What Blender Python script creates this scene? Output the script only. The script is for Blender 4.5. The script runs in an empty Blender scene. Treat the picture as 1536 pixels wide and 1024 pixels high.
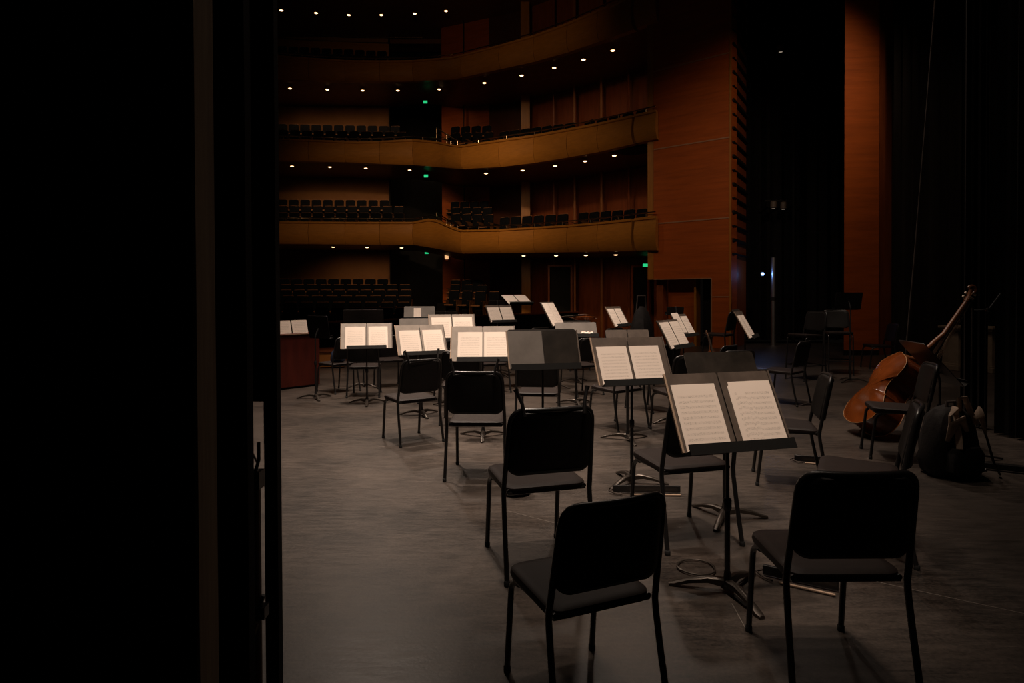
import bpy, bmesh, math, random
from mathutils import Vector, Matrix
random.seed(7)
PI = math.pi
C = bpy.context.scene.collection
S = bpy.context.scene

# ------------------------------------------------------------------ camera
FPX, V0, CH, TILT, ROLL = 956.7, 458.6, 1.425, 0.01338, 0.00375
FW = Vector((0, math.cos(TILT), -math.sin(TILT)))
UP0 = Vector((0, math.sin(TILT), math.cos(TILT)))
RT0 = Vector((1, 0, 0))
RT = RT0 * math.cos(ROLL) - UP0 * math.sin(ROLL)
UP = UP0 * math.cos(ROLL) + RT0 * math.sin(ROLL)
cam = bpy.data.cameras.new('camera')
co = bpy.data.objects.new('camera', cam)
C.objects.link(co)
co.matrix_world = Matrix(((RT.x, UP.x, -FW.x, 0), (RT.y, UP.y, -FW.y, 0), (RT.z, UP.z, -FW.z, CH), (0, 0, 0, 1)))
cam.sensor_width = 36
cam.lens = 36 * FPX / 1536
cam.shift_y = -(512 - V0) / 1536
cam.clip_start = 0.05
cam.clip_end = 200
S.camera = co

def ray(u, v):
    return FW + RT * ((u - 768) / FPX) - UP * ((v - V0) / FPX)
def P(u, v, D):
    d = ray(u, v)
    return Vector((0, 0, CH)) + d * (D / d.y)
def G(u, D):
    """floor point in the direction of column u at depth D"""
    d = ray(u, 446)
    return Vector((d.x * D / d.y, D, 0))
def F(u, v):
    d = ray(u, v)
    k = -CH / d.z
    return Vector((d.x * k, d.y * k, 0))

# ------------------------------------------------------------------ materials
MATS = {}
def mat(name, col, rough=0.5, metal=0.0, spec=0.5, noise=0.0, nscale=8.0, stretch=(1, 1, 1), emit=None, estr=0.0, bump=0.0, sheen=0.0):
    if name in MATS: return MATS[name]
    m = bpy.data.materials.new(name); m.use_nodes = True
    nt = m.node_tree; b = nt.nodes['Principled BSDF']
    b.inputs['Base Color'].default_value = (*col, 1)
    b.inputs['Roughness'].default_value = rough
    b.inputs['Metallic'].default_value = metal
    b.inputs['Specular IOR Level'].default_value = spec
    if noise > 0 or bump > 0:
        tc = nt.nodes.new('ShaderNodeTexCoord'); mp = nt.nodes.new('ShaderNodeMapping')
        mp.inputs['Scale'].default_value = stretch
        nt.links.new(tc.outputs['Object'], mp.inputs['Vector'])
        nz = nt.nodes.new('ShaderNodeTexNoise'); nz.inputs['Scale'].default_value = nscale
        nz.inputs['Detail'].default_value = 6; nz.inputs['Roughness'].default_value = 0.65
        nt.links.new(mp.outputs['Vector'], nz.inputs['Vector'])
        if noise > 0:
            cr = nt.nodes.new('ShaderNodeValToRGB')
            cr.color_ramp.elements[0].position = 0.3; cr.color_ramp.elements[1].position = 0.7
            cr.color_ramp.elements[0].color = (*[c * (1 - noise) for c in col], 1)
            cr.color_ramp.elements[1].color = (*[min(1, c * (1 + noise)) for c in col], 1)
            nt.links.new(nz.outputs['Fac'], cr.inputs['Fac'])
            nt.links.new(cr.outputs['Color'], b.inputs['Base Color'])
        if bump > 0:
            bp = nt.nodes.new('ShaderNodeBump'); bp.inputs['Strength'].default_value = bump
            bp.inputs['Distance'].default_value = 0.01
            nt.links.new(nz.outputs['Fac'], bp.inputs['Height'])
            nt.links.new(bp.outputs['Normal'], b.inputs['Normal'])
    if emit:
        b.inputs['Emission Color'].default_value = (*emit, 1)
        b.inputs['Emission Strength'].default_value = estr
    MATS[name] = m
    return m

metal_black = mat('black_metal', (0.012, 0.011, 0.011), 0.32, 0.0, 0.6)
vinyl = mat('black_vinyl', (0.009, 0.0075, 0.007), 0.5, 0, 0.25, 0.25, 30, bump=0.15)
seat_mat = mat('dark_seat_vinyl', (0.015, 0.0095, 0.008), 0.55, 0, 0.22, 0.2, 25, bump=0.1)
base_metal = mat('base_metal', (0.075, 0.062, 0.052), 0.3, 0.7)
cover_light = mat('folder_taupe', (0.30, 0.25, 0.21), 0.5, 0, 0.4, 0.2, 6)
chrome = mat('chrome', (0.6, 0.57, 0.53), 0.22, 1.0)
rubber = mat('rubber', (0.01, 0.01, 0.01), 0.8)
desk_mat = mat('stand_steel', (0.045, 0.038, 0.034), 0.36, 0.35, 0.5, 0.25, 6, bump=0.03)
cover_mat = mat('folder_board', (0.11, 0.083, 0.066), 0.42, 0, 0.5, 0.35, 5, bump=0.05)
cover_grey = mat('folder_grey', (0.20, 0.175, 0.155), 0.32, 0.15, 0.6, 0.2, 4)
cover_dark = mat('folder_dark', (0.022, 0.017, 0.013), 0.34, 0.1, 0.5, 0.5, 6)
edge_mat = mat('folder_edge', (0.42, 0.29, 0.20), 0.5)
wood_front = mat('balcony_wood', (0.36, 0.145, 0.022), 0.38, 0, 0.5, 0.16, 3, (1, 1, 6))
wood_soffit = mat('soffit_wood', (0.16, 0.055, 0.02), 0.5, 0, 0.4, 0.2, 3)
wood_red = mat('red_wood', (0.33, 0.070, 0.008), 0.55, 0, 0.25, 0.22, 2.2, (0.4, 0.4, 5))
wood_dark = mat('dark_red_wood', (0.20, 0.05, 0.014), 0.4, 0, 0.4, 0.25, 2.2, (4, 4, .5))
wood_gold = mat('gold_wood', (0.34, 0.13, 0.018), 0.4, 0, 0.5, 0.2, 3, (4, 4, .4))
wall_tan = mat('tan_wall', (0.27, 0.125, 0.05), 0.8, 0, 0.2, 0.12, 1.5)
seam = mat('seam_strip', (0.32, 0.15, 0.08), 0.5)
brass = mat('brass_rail', (0.55, 0.40, 0.26), 0.25, 1.0)
blackcloth = mat('black_drape', (0.008, 0.007, 0.0065), 0.95, 0, 0.1, 0.3, 6, bump=0.2)
greycloth = mat('charcoal_drape', (0.011, 0.0085, 0.008), 0.9, 0, 0.15, 0.3, 6, (1, 1, .2))
blackpaint = mat('black_paint', (0.006, 0.0055, 0.005), 0.75, 0, 0.2, 0.3, 8)
raw_edge = mat('raw_board_edge', (0.30, 0.22, 0.15), 0.85, 0, 0.2, 0.2, 5, (6, 6, .4))
seatblue = mat('theatre_seat_blue', (0.0045, 0.0052, 0.007), 0.9, 0, 0.1, 0.3, 9)
seatwood = mat('theatre_seat_wood', (0.10, 0.042, 0.016), 0.4, 0, 0.5)
lamp_glow = mat('lamp_glow', (1, .85, .6), 0.4, emit=(1, 0.66, 0.34), estr=4)
lamp_dim = mat('lamp_rim', (0.45, 0.25, 0.1), 0.3, 0.8)
exit_green = mat('exit_green', (0.05, 0.5, 0.2), 0.5, emit=(0.02, .62, 0.22), estr=1.0)
darkred = mat('cabinet_red', (0.085, 0.014, 0.008), 0.45, 0, 0.3, 0.25, 3, (3, 3, .6))
silver = mat('silver_pipe', (0.5, 0.52, 0.55), 0.35, 1.0)
bag_mat = mat('bag_black', (0.014, 0.011, 0.010), 0.8, 0, 0.3, 0.4, 14, bump=0.5)
strap_mat = mat('pale_strap', (0.42, 0.31, 0.235), 0.8, 0, 0.3, 0.3, 20)
strap_dark = mat('dark_strap', (0.05, 0.035, 0.028), 0.8)
blue_cloth = mat('navy_cloth', (0.012, 0.017, 0.035), 0.9, 0, 0.2, 0.3, 12, bump=0.4)
pale_stone = mat('pale_plinth', (0.25, 0.19, 0.14), 0.7, 0, 0.3, 0.2, 5)
bass_var = mat('bass_varnish', (0.15, 0.034, 0.006), 0.2, 0, 0.6, 0.45, 3.0)
bass_side = mat('bass_rib_varnish', (0.10, 0.022, 0.005), 0.2, 0, 0.6, 0.45, 5.0, (1, .35, 1))
bass_edge = mat('bass_edge', (0.36, 0.17, 0.06), 0.35)
ebony = mat('ebony', (0.03, 0.018, 0.012), 0.3, 0, 0.6)
neckwood = mat('neck_wood', (0.16, 0.055, 0.02), 0.35)
string_mat = mat('string_steel', (0.6, 0.5, 0.4), 0.3, 1.0)

def paper_mat():
    m = bpy.data.materials.new('sheet_paper'); m.use_nodes = True
    nt = m.node_tree; N = nt.nodes; L = nt.links; b = N['Principled BSDF']
    b.inputs['Roughness'].default_value = 0.85; b.inputs['Specular IOR Level'].default_value = 0.2
    tc = N.new('ShaderNodeTexCoord'); sp = N.new('ShaderNodeSeparateXYZ')
    L.new(tc.outputs['Object'], sp.inputs[0])
    oi = N.new('ShaderNodeObjectInfo')
    def M(op, a, bb=None, v=None):
        n = N.new('ShaderNodeMath'); n.operation = op
        L.new(a, n.inputs[0])
        if bb is not None: L.new(bb, n.inputs[1])
        elif v is not None: n.inputs[1].default_value = v
        return n.outputs[0]
    # the page lies in its own local x (across) / y (up) plane
    sysp = M('MULTIPLY', sp.outputs['Y'], v=1 / 0.0262)
    fr = M('FRACT', sysp)
    d = M('ABSOLUTE', M('SUBTRACT', fr, v=0.5))
    band = M('LESS_THAN', d, v=0.24)
    lines = M('GREATER_THAN', M('FRACT', M('MULTIPLY', fr, v=10.0)), v=0.72)
    nz = N.new('ShaderNodeTexNoise'); nz.inputs['Scale'].default_value = 260; nz.inputs['Detail'].default_value = 2
    L.new(tc.outputs['Object'], nz.inputs['Vector'])
    notes = M('GREATER_THAN', nz.outputs['Fac'], v=0.57)
    ink = M('MULTIPLY', M('ADD', M('MULTIPLY', lines, v=0.4), M('MULTIPLY', notes, v=0.55)), band)
    mx = M('LESS_THAN', M('ABSOLUTE', sp.outputs['X']), v=0.098)
    my = M('LESS_THAN', M('ABSOLUTE', M('ADD', sp.outputs['Y'], v=0.012)), v=0.122)
    ink = M('MULTIPLY', M('MULTIPLY', ink, mx), my)
    mix = N.new('ShaderNodeMix'); mix.data_type = 'RGBA'
    mix.inputs[6].default_value = (0.88, 0.75, 0.65, 1); mix.inputs[7].default_value = (0.40, 0.32, 0.26, 1)
    L.new(ink, mix.inputs[0])
    L.new(mix.outputs[2], b.inputs['Base Color'])
    return m
paper = paper_mat()
paper_plain = mat('paper_plain', (0.85, 0.72, 0.62), 0.85, 0, 0.2, 0.06, 12)

def floor_mat():
    m = bpy.data.materials.new('stage_floor'); m.use_nodes = True
    nt = m.node_tree; N = nt.nodes; L = nt.links; b = N['Principled BSDF']
    tc = N.new('ShaderNodeTexCoord')
    def noise(scale, det, stretch=(1, 1, 1), rot=0):
        mp = N.new('ShaderNodeMapping'); mp.inputs['Scale'].default_value = stretch; mp.inputs['Rotation'].default_value = (0, 0, rot)
        L.new(tc.outputs['Object'], mp.inputs['Vector'])
        n = N.new('ShaderNodeTexNoise'); n.inputs['Scale'].default_value = scale; n.inputs['Detail'].default_value = det
        n.inputs['Roughness'].default_value = 0.7
        L.new(mp.outputs[0], n.inputs['Vector']); return n.outputs['Fac']
    a = noise(1.1, 8); s = noise(5, 8, (1, 5, 1), .5); g = noise(60, 3)
    sc = noise(9, 4, (.6, 14, 1), -.35)
    def M(op, x, y):
        n = N.new('ShaderNodeMath'); n.operation = op
        for i, q in enumerate((x, y)):
            if isinstance(q, (int, float)): n.inputs[i].default_value = q
            else: L.new(q, n.inputs[i])
        return n.outputs[0]
    t = M('ADD', M('ADD', M('MULTIPLY', a, .5), M('MULTIPLY', s, .35)), M('MULTIPLY', g, .34))
    cr = N.new('ShaderNodeValToRGB'); L.new(t, cr.inputs['Fac'])
    cr.color_ramp.elements[0].position = .47; cr.color_ramp.elements[0].color = (.010, .0085, .0075, 1)
    cr.color_ramp.elements[1].position = .70; cr.color_ramp.elements[1].color = (.074, .057, .046, 1)
    scr = N.new('ShaderNodeValToRGB'); L.new(sc, scr.inputs['Fac'])
    scr.color_ramp.elements[0].position = .60; scr.color_ramp.elements[0].color = (0, 0, 0, 1)
    scr.color_ramp.elements[1].position = .72; scr.color_ramp.elements[1].color = (.06, .049, .041, 1)
    ad = N.new('ShaderNodeMix'); ad.data_type = 'RGBA'; ad.blend_type = 'ADD'; ad.inputs[0].default_value = 1
    L.new(cr.outputs[0], ad.inputs[6]); L.new(scr.outputs[0], ad.inputs[7])
    L.new(ad.outputs[2], b.inputs['Base Color'])
    rr = N.new('ShaderNodeMapRange'); L.new(s, rr.inputs[0]); rr.inputs[3].default_value = .26; rr.inputs[4].default_value = .52
    L.new(rr.outputs[0], b.inputs['Roughness'])
    b.inputs['Specular IOR Level'].default_value = .5
    bp = N.new('ShaderNodeBump'); bp.inputs['Strength'].default_value = .25; bp.inputs['Distance'].default_value = .006
    L.new(t, bp.inputs['Height']); L.new(bp.outputs[0], b.inputs['Normal'])
    return m
stage_floor = floor_mat()

# ------------------------------------------------------------------ mesh helpers
class MB:
    def __init__(s): s.v = []; s.f = []
    def add(s, vs, fs):
        o = len(s.v); s.v += [tuple(x) for x in vs]; s.f += [tuple(i + o for i in f) for f in fs]
        return s
    def box(s, c, d, M=None, taper=None):
        hx, hy, hz = d[0] / 2, d[1] / 2, d[2] / 2
        t = taper or 1.0
        vs = [(-hx, -hy, -hz), (hx, -hy, -hz), (hx, hy, -hz), (-hx, hy, -hz), (-hx * t, -hy * t, hz), (hx * t, -hy * t, hz), (hx * t, hy * t, hz), (-hx * t, hy * t, hz)]
        vs = [Vector(v) for v in vs]
        if M: vs = [M @ v for v in vs]
        vs = [v + Vector(c) for v in vs]
        return s.add(vs, [(0, 3, 2, 1), (4, 5, 6, 7), (0, 1, 5, 4), (1, 2, 6, 5), (2, 3, 7, 6), (3, 0, 4, 7)])
    def rings(s, rs, closed_ring=True, cap=True, loop=False):
        o = len(s.v); n = len(rs[0])
        for r in rs: s.v += [tuple(p) for p in r]
        m = len(rs); last = m if loop else m - 1
        for i in range(last):
            j = (i + 1) % m
            for k in range(n if closed_ring else n - 1):
                l = (k + 1) % n
                s.f.append((o + i * n + k, o + i * n + l, o + j * n + l, o + j * n + k))
        if cap and not loop and closed_ring:
            s.f.append(tuple(o + k for k in reversed(range(n))))
            s.f.append(tuple(o + (m - 1) * n + k for k in range(n)))
        return s
    def tube(s, pts, r, n=10, loop=False, flat=None, up=None):
        pts = [Vector(p) for p in pts]; m = len(pts)
        rr = r if isinstance(r, (list, tuple)) else [r] * m
        rs = []; prev = None
        for i, p in enumerate(pts):
            if loop: t = pts[(i + 1) % m] - pts[(i - 1) % m]
            elif i == 0: t = pts[1] - pts[0]
            elif i == m - 1: t = pts[-1] - pts[-2]
            else: t = (pts[i + 1] - p).normalized() + (p - pts[i - 1]).normalized()
            t = t.normalized()
            if prev is None:
                a = Vector(up) if up else (Vector((0, 0, 1)) if abs(t.z) < .9 else Vector((1, 0, 0)))
            else: a = prev
            x = (a - t * a.dot(t)).normalized(); y = t.cross(x); prev = x
            fl = flat or 1.0
            rs.append([p + x * (rr[i] * math.cos(2 * PI * k / n)) + y * (rr[i] * fl * math.sin(2 * PI * k / n)) for k in range(n)])
        return s.rings(rs, loop=loop)
    def lathe(s, prof, n=20, c=(0, 0, 0)):
        rs = [[(c[0] + r * math.cos(2 * PI * k / n), c[1] + r * math.sin(2 * PI * k / n), c[2] + z) for k in range(n)] for r, z in prof]
        return s.rings(rs)
    def build(s, name, m, parent=None, smooth=True, bevel=0.0, seg=2, loc=None, subsurf=0):
        me = bpy.data.meshes.new(name); me.from_pydata(s.v, [], s.f)
        bm = bmesh.new(); bm.from_mesh(me)
        bmesh.ops.recalc_face_normals(bm, faces=bm.faces); bm.to_mesh(me); bm.free()
        me.materials.append(m)
        ob = bpy.data.objects.new(name, me); C.objects.link(ob)
        if parent: ob.parent = parent
        if loc is not None: ob.location = loc
        if smooth:
            for p in me.polygons: p.use_smooth = True
            try: me.set_sharp_from_angle(angle=math.radians(38))
            except Exception: pass
        if bevel > 0:
            md = ob.modifiers.new('bevel', 'BEVEL'); md.width = bevel; md.segments = seg; md.limit_method = 'ANGLE'
        if subsurf:
            md = ob.modifiers.new('sub', 'SUBSURF'); md.levels = subsurf; md.render_levels = subsurf
        return ob

def tag(o, label=None, cat=None, group=None, kind=None):
    if label: o['label'] = label
    if cat: o['category'] = cat
    if group: o['group'] = group
    if kind: o['kind'] = kind
    return o
def thing(name, label, cat, loc=(0, 0, 0), rz=0, group=None, scale=1):
    o = bpy.data.objects.new(name, None); C.objects.link(o); o.empty_display_size = .1
    o.location = loc; o.rotation_euler = (0, 0, rz); o.scale = (scale,) * 3
    return tag(o, label, cat, group)
def struct(name, mb, m, smooth=False, bevel=0):
    return tag(mb.build(name, m, None, smooth, bevel), kind='structure')
def copy_tree(o, parent=None):
    c = o.copy(); C.objects.link(c)
    if parent: c.parent = parent
    for ch in [x for x in o.children]: copy_tree(ch, c)
    return c
def rpoly(hw, hh, r, n=5):
    """rounded rectangle outline"""
    out = []
    for cx, cy, a0 in ((hw - r, hh - r, 0), (-hw + r, hh - r, 90), (-hw + r, -hh + r, 180), (hw - r, -hh + r, 270)):
        for k in range(n + 1):
            a = math.radians(a0 + 90 * k / n); out.append((cx + r * math.cos(a), cy + r * math.sin(a)))
    return out
def arc_pts(p0, p1, p2, n=5):
    p0, p1, p2 = Vector(p0), Vector(p1), Vector(p2)
    return [p0 * (1 - t) ** 2 + p1 * 2 * t * (1 - t) + p2 * t * t for t in [k / n for k in range(n + 1)]]

# ------------------------------------------------------------------ orchestra chair (faces +y)
def back_y(z): return -0.188 - (z - 0.43) * 0.19
def make_chair(name, label, raise_=0.0, posts=False):
    R = raise_
    t = thing(name, label, 'chair')
    # seat cushion with a soft edge and a dipped middle
    m = MB(); rs = []
    for z, k in ((.408, .90), (.412, .985), (.425, 1.0), (.440, .985), (.447, .94), (.4485, .8), (.446, .4), (.445, .05)):
        rs.append([(x * k, y * k + .012, z + R + .035 * (y * k)) for x, y in rpoly(.212, .205, .055, 5)])
    m.rings(rs); m.build('seat', seat_mat, t)
    # curved padded backrest
    m = MB(); rs = []
    hz, cz = .158, .662
    for off, k in ((-.022, .80), (-.021, .93), (-.013, .99), (0, 1), (.012, .99), (.02, .93), (.021, .80)):
        ring = []
        for x, z in rpoly(.206, hz, .055, 6):
            x *= k; z = cz + z * (1 - (1 - k) * .7)
            x *= 1 - .05 * (z - cz) / hz
            ring.append((x, back_y(z) + off - .035 * (1 - (x / .2) ** 2), z + R))
        rs.append(ring)
    m.rings(rs); m.build('backrest', vinyl, t)
    # frame tube around the backrest
    pts = []
    for s in (1, -1):
        side = []
        for z in (.43, .50, .58, .66, .74):
            side.append(Vector((s * (.223 - .012 * (z - .43) / .3), back_y(z), z + R)))
        side += arc_pts((s * .210, back_y(.75), .75 + R), (s * .207, back_y(.82) - .004, .826 + R), (s * .145, back_y(.82) - .018, .826 + R), 5)
        pts.append(side)
    top = [Vector((x, back_y(.82) - .018 - .018 * (1 - (x / .145) ** 2), .826 + R)) for x in (.1, .05, 0, -.05, -.1)]
    m = MB(); m.tube(pts[0] + top + pts[1][::-1], .0125, 10); m.build('back_frame', metal_black, t)
    # seat frame
    m = MB()
    m.tube([(-.195, -.185, .418 + R), (-.2, .15, .412 + R), (-.185, .195, .412 + R), (.185, .195, .412 + R), (.2, .15, .412 + R), (.195, -.185, .418 + R)], .011, 8)
    m.tube([(-.2, -.175, .412 + R), (.2, -.175, .412 + R)], .013, 8)
    m.build('seat_frame', metal_black, t)
    if R:
        m = MB(); m.tube([(-.212, .225, .26), (.212, .225, .26), (.222, -.235, .26), (-.222, -.235, .26)], .010, 8, loop=True); m.build('foot_rail', metal_black, t)
    for s in (-1, 1):
        m = MB(); m.tube(arc_pts((s * .196, .12, .405 + R), (s * .197, .19, .40 + R), (s * .197, .198, .35 + R), 4) + [(s * .2, .236, .014)], .0125, 10)
        lg = m.build('leg', metal_black, t)
        MB().lathe([(.014, 0), (.015, .004), (.015, .022), (.013, .026)], 10, (s * .2, .236, 0)).build('rubber_foot', rubber, lg)
        m = MB(); m.tube([(s * .223, back_y(.45), .45 + R), (s * .222, back_y(.42), .41 + R), (s * .222, -.192, .36 + R * .9), (s * .224, -.212, .25), (s * .2285, -.262, .014)], .0125, 10)
        lg = m.build('leg', metal_black, t)
        MB().lathe([(.014, 0), (.015, .004), (.015, .022), (.013, .026)], 10, (s * .229, -.264, 0)).build('rubber_foot', rubber, lg)
    if posts:
        for s in (-1, 1):
            m = MB(); m.tube([(s * .150, -.30, .80), (s * .158, -.285, .86), (s * .175, -.265, .905), (s * .182, -.26, .925)], [.009, .009, .009, .014], 8)
            m.build('back_post', metal_black, t)
    return t

proto_chair = make_chair('orchestra_chair', 'x')
proto_post = make_chair('orchestra_chair', 'x', posts=True)
proto_stool = make_chair('bass_stool', 'x', raise_=.33)
used = set()
def place(proto, x, y, rz, label, scale=1.0, group=None):
    o = proto if proto.name not in used else copy_tree(proto)
    used.add(proto.name)
    o.location = (x, y, 0); o.rotation_euler = (0, 0, rz); o.scale = (scale,) * 3
    o['label'] = label
    if group: o['group'] = group
    return o
CG = 'black orchestra chairs on the stage'
def chair(x, y, rz, label, s=1.0, proto=None): return place(proto or proto_chair, x, y, rz, label, s, CG)
chair(.235, 2.285, .41, 'black padded chair nearest to the viewer, seen from behind in front centre', .932)
chair(.124, 3.462, .282, 'black chair seen from behind, behind and left of the nearest chair', 1.05, proto_post)
chair(-.278, 5.179, -.051, 'black chair seen squarely from behind, third in the left line of chairs', 1.029, proto_post)
chair(-1.02, 6.394, .589, 'black chair turned left at the far end of the left line of chairs', .997, proto_post)
chair(1.201, 2.467, .004, 'large black chair in the right foreground, seen from behind', .984)
chair(1.01, 3.83, .27, 'black chair behind the big foreground music stand, its back hidden by the desk', 1.04)
chair(2.13, 4.92, 1.28, 'black chair turned sideways facing left, right of the foreground music stand')
chair(1.985, 3.63, 1.06, 'black chair facing left just behind the large right foreground chair')
chair(3.42, 5.68, 1.25, 'black chair facing left in front of the double bass')
g = G(1176, 8.55); chair(g.x, g.y, .78, 'black chair facing away to the left, in front of the tall stools')
g = G(1318, 12.6); chair(g.x, g.y, 1.45, 'black chair at the foot of the orange wooden pillar', 1.05)
g = G(808, 6.75); chair(g.x, g.y, -.12, 'black chair under the grey empty folder on its stand')
g = G(547, 9.35); chair(g.x, g.y, .1, 'black chair behind the leftmost white open score')
g = G(583, 10.3); chair(g.x, g.y, .4, 'black chair half hidden right of the leftmost white score')
g = G(505, 9.75); chair(g.x, g.y, .9, 'black chair beside the dark red cabinet')
g = G(691, 7.35); chair(g.x, g.y, .05, 'black chair hidden behind the score in front of the third chair')
g = G(925, 7.0); chair(g.x, g.y, .6, 'black chair behind the second large music stand')
g = G(1018, 6.7); chair(g.x, g.y, .3, 'black chair behind the left edge of the foreground music stand')
g = G(800, 12.5); chair(g.x, g.y, .5, 'far black chair beside the tall two page score')
g = G(640, 8.9); chair(g.x, g.y, .5, 'black chair behind the tilted score left of centre')
g = G(870, 9.4); chair(g.x, g.y, .5, 'black chair behind the empty dark music folder')
for u_, D_, r_, lb in ((735, 9.7, .4, 'dark chair behind the score of the third chair, right of the rising white score'), (772, 10.2, .5, 'dark chair just left of the tall narrow score'), (858, 12.6, .5, 'far dark chair below the double door of the side wall'), (908, 12.3, .6, 'far dark chair left of the black bag heap'), (975, 8.1, .6, 'dark chair right of the small steep score'), (990, 9.9, .8, 'dark chair behind the two overlapping steep scores'), (1064, 7.95, .8, 'dark chair left of the rightmost steep score'), (664, 12.2, .2, 'far dark chair right of the curled page stand'), (704, 13.0, .3, 'farthest dark chair before the stalls seats')):
    g = G(u_, D_); chair(g.x, g.y, r_, lb)
SG = 'tall black stools at the back right'
def stool(u, D, rz, label):
    g = G(u, D); return place(proto_stool, g.x, g.y, rz, label, 1.0, SG)
stool(1208, 10.9, 1.95, 'tall black stool with a pale seat, left of the pair before the dark opening')
stool(1258, 11.6, 2.85, 'tall black stool beneath the high black music stand')
stool(1078, 11.2, .9, 'tall dark grey stool before the panelled wooden tower')

# ------------------------------------------------------------------ music stands
STG = 'black music stands of the orchestra'
def music_stand(u, v, D, yaw, tilt, W, H, label, dmat=None, lipw=.055, phase=.5):
    lp = P(u, v, D); lipz = max(.45, lp.z)
    fwd = Vector((-math.sin(yaw), math.cos(yaw), 0))
    root = lp + fwd * .085; root.z = 0
    t = thing('music_stand', label, 'music stand', root, yaw, STG)
    dm = dmat or desk_mat
    Rx = Matrix.Rotation(-tilt, 3, 'X')           # desk plate: local z up the desk
    org = Vector((0, -.085, lipz))
    m = MB()
    m.rings([[org + Rx @ Vector((x, yy, z + H / 2)) for x, z in rpoly(W / 2, H / 2, .018, 3)] for yy in (0, .006)])
    d = m.build('desk', dm, t, True)
    m = MB(); m.box(org + Rx @ Vector((0, -lipw / 2, -.002)), (W, lipw, .005), Rx)
    m.box(org + Rx @ Vector((0, -lipw, .004)), (W, .005, .050), Rx); m.build('lip', blackpaint, t, False)
    m = MB(); m.tube([(0, 0, .03), (0, 0, lipz * .58)], .0135, 12); m.build('pole', metal_black, t)
    m = MB(); m.tube([(0, 0, lipz * .56), (0, 0, lipz + .03)], .0095, 10)
    m.tube([(0, 0, lipz + .02), org + Rx @ Vector((0, .02, .13)), org + Rx @ Vector((0, .004, .13))], .012, 8); m.build('inner_tube', metal_black, t)
    MB().lathe([(.017, 0), (.02, .01), (.02, .05), (.016, .06)], 12, (0, 0, lipz * .56)).build('collar', metal_black, t)
    MB().lathe([(.03, .02), (.034, .035), (.02, .06), (.016, .10)], 14).build('hub', metal_black, t)
    for k in range(3):
        a = k * 2 * PI / 3 + phase
        c, s_ = math.cos(a), math.sin(a)
        m = MB(); rs = []
        for r_, z_, hh, ww in ((.015, .045, .022, .02), (.09, .052, .016, .018), (.18, .035, .012, .016), (.25, .012, .010, .018), (.275, .008, .008, .012)):
            rs.append([(c * r_ - s_ * q * ww, s_ * r_ + c * q * ww, z_ + p * hh) for q, p in ((-1, -.8), (1, -.8), (1, .6), (.5, 1), (-.5, 1), (-1, .6))])
        m.rings(rs); m.build('leg', base_metal, t)
    return t, org, Rx, lipz
FG = 'open scores and folders on the music stands'
def folder(st, W, H, label, pages=((-1, 0, 0), (1, 0, 0)), cov=None, covr=None, pw=.245, ph=.315, edge=True, name='music_folder', cat='music folder', blank=False, lay=0.0, gap=.012):
    t, org, Rx, lipz = st
    f = thing(name, label, cat, t.location, t.rotation_euler.z, FG)
    cov = cov or cover_mat
    off = -.005 - lay
    if cov != 'none':
        for s in (-1, 1):
            m = MB(); m.rings([[org + Rx @ Vector((s * (W / 4 + .002) + x, off - yy, z + H / 2 + .004)) for x, z in rpoly(W / 4 - .002, H / 2, .008, 2)] for yy in (0, .003)])
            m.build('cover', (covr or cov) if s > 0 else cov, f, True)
            if edge:
                m = MB(); m.box(org + Rx @ Vector((s * (W / 2 + .004), off - .004, H / 2 + .004)), (.010, .010, H), Rx); m.build('cover_edge', edge_mat if s < 0 else cover_mat, f, False)
    for i, (s, dx, dz) in enumerate(pages):
        m = MB(); rs = []
        nx = 6
        for j in range(nx + 1):
            x = -pw / 2 + pw * j / nx
            bulge = .004 * math.sin(PI * j / nx) + (.002 if j in (0, nx) else 0)
            rs.append([(x, -ph / 2, bulge), (x, ph / 2, bulge * .6), (x, ph / 2, -.001), (x, -ph / 2, -.001)])
        m.rings(rs)
        pg = m.build('page', paper_plain if blank else paper, f, True)
        # page local: x across, y up the page, z out of the page
        cpos = org + Rx @ Vector((s * (pw / 2 + gap) + dx, off - .006, ph / 2 + .006 + dz))
        B = Matrix(((1, 0, 0), (0, 0, -1), (0, 1, 0)))
        pg.matrix_local = Matrix.Translation(cpos) @ (Rx @ B).to_4x4()
    return f

T30 = .50
st = music_stand(1107, 675, 2.98, .26, T30, .56, .36, 'large black music stand in the foreground with two sheets of music')
folder(st, .57, .385, 'brown folder with two sheets on the foreground music stand, nearest score', ((-1, -.012, .0), (-1, -.012, .016), (1, .02, .02), (1, .012, 0)), pw=.235, ph=.31, gap=.022)
st = music_stand(955, 577, 4.80, .26, T30, .56, .36, 'second black music stand, its score just left of the foreground stand', phase=PI / 2)
folder(st, .60, .385, 'open score with a smudged left page on the second music stand', ((-1, -.012, 0), (1, -.01, 0)), pw=.25, ph=.31, gap=.010)
st = music_stand(1098, 606, 4.0, .2, T30, .49, .36, 'empty black music stand directly behind the foreground score', cover_dark, phase=-.2)
st = music_stand(818, 553, 5.0, .2, T30 * .8, .56, .33, 'black music stand holding a grey folder without pages')
folder(st, .57, .31, 'open folder without pages, its left half shining grey', (), cov=cover_grey, covr=cover_dark, name='music_folder')  # lit left half and shaded right half are put into the cover colours
st = music_stand(724, 542, 6.42, .03, T30, .52, .34, 'black music stand in front of the third chair of the left line')
folder(st, .64, .385, 'bright open score in front of the third chair of the left line', ((-1, .01, 0), (1, 0, 0)), pw=.25, ph=.315, gap=.014, cov=cover_light)
st = music_stand(635, 532, 7.65, .42, T30, .52, .34, 'black music stand in front of the farthest chair of the left line')
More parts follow.
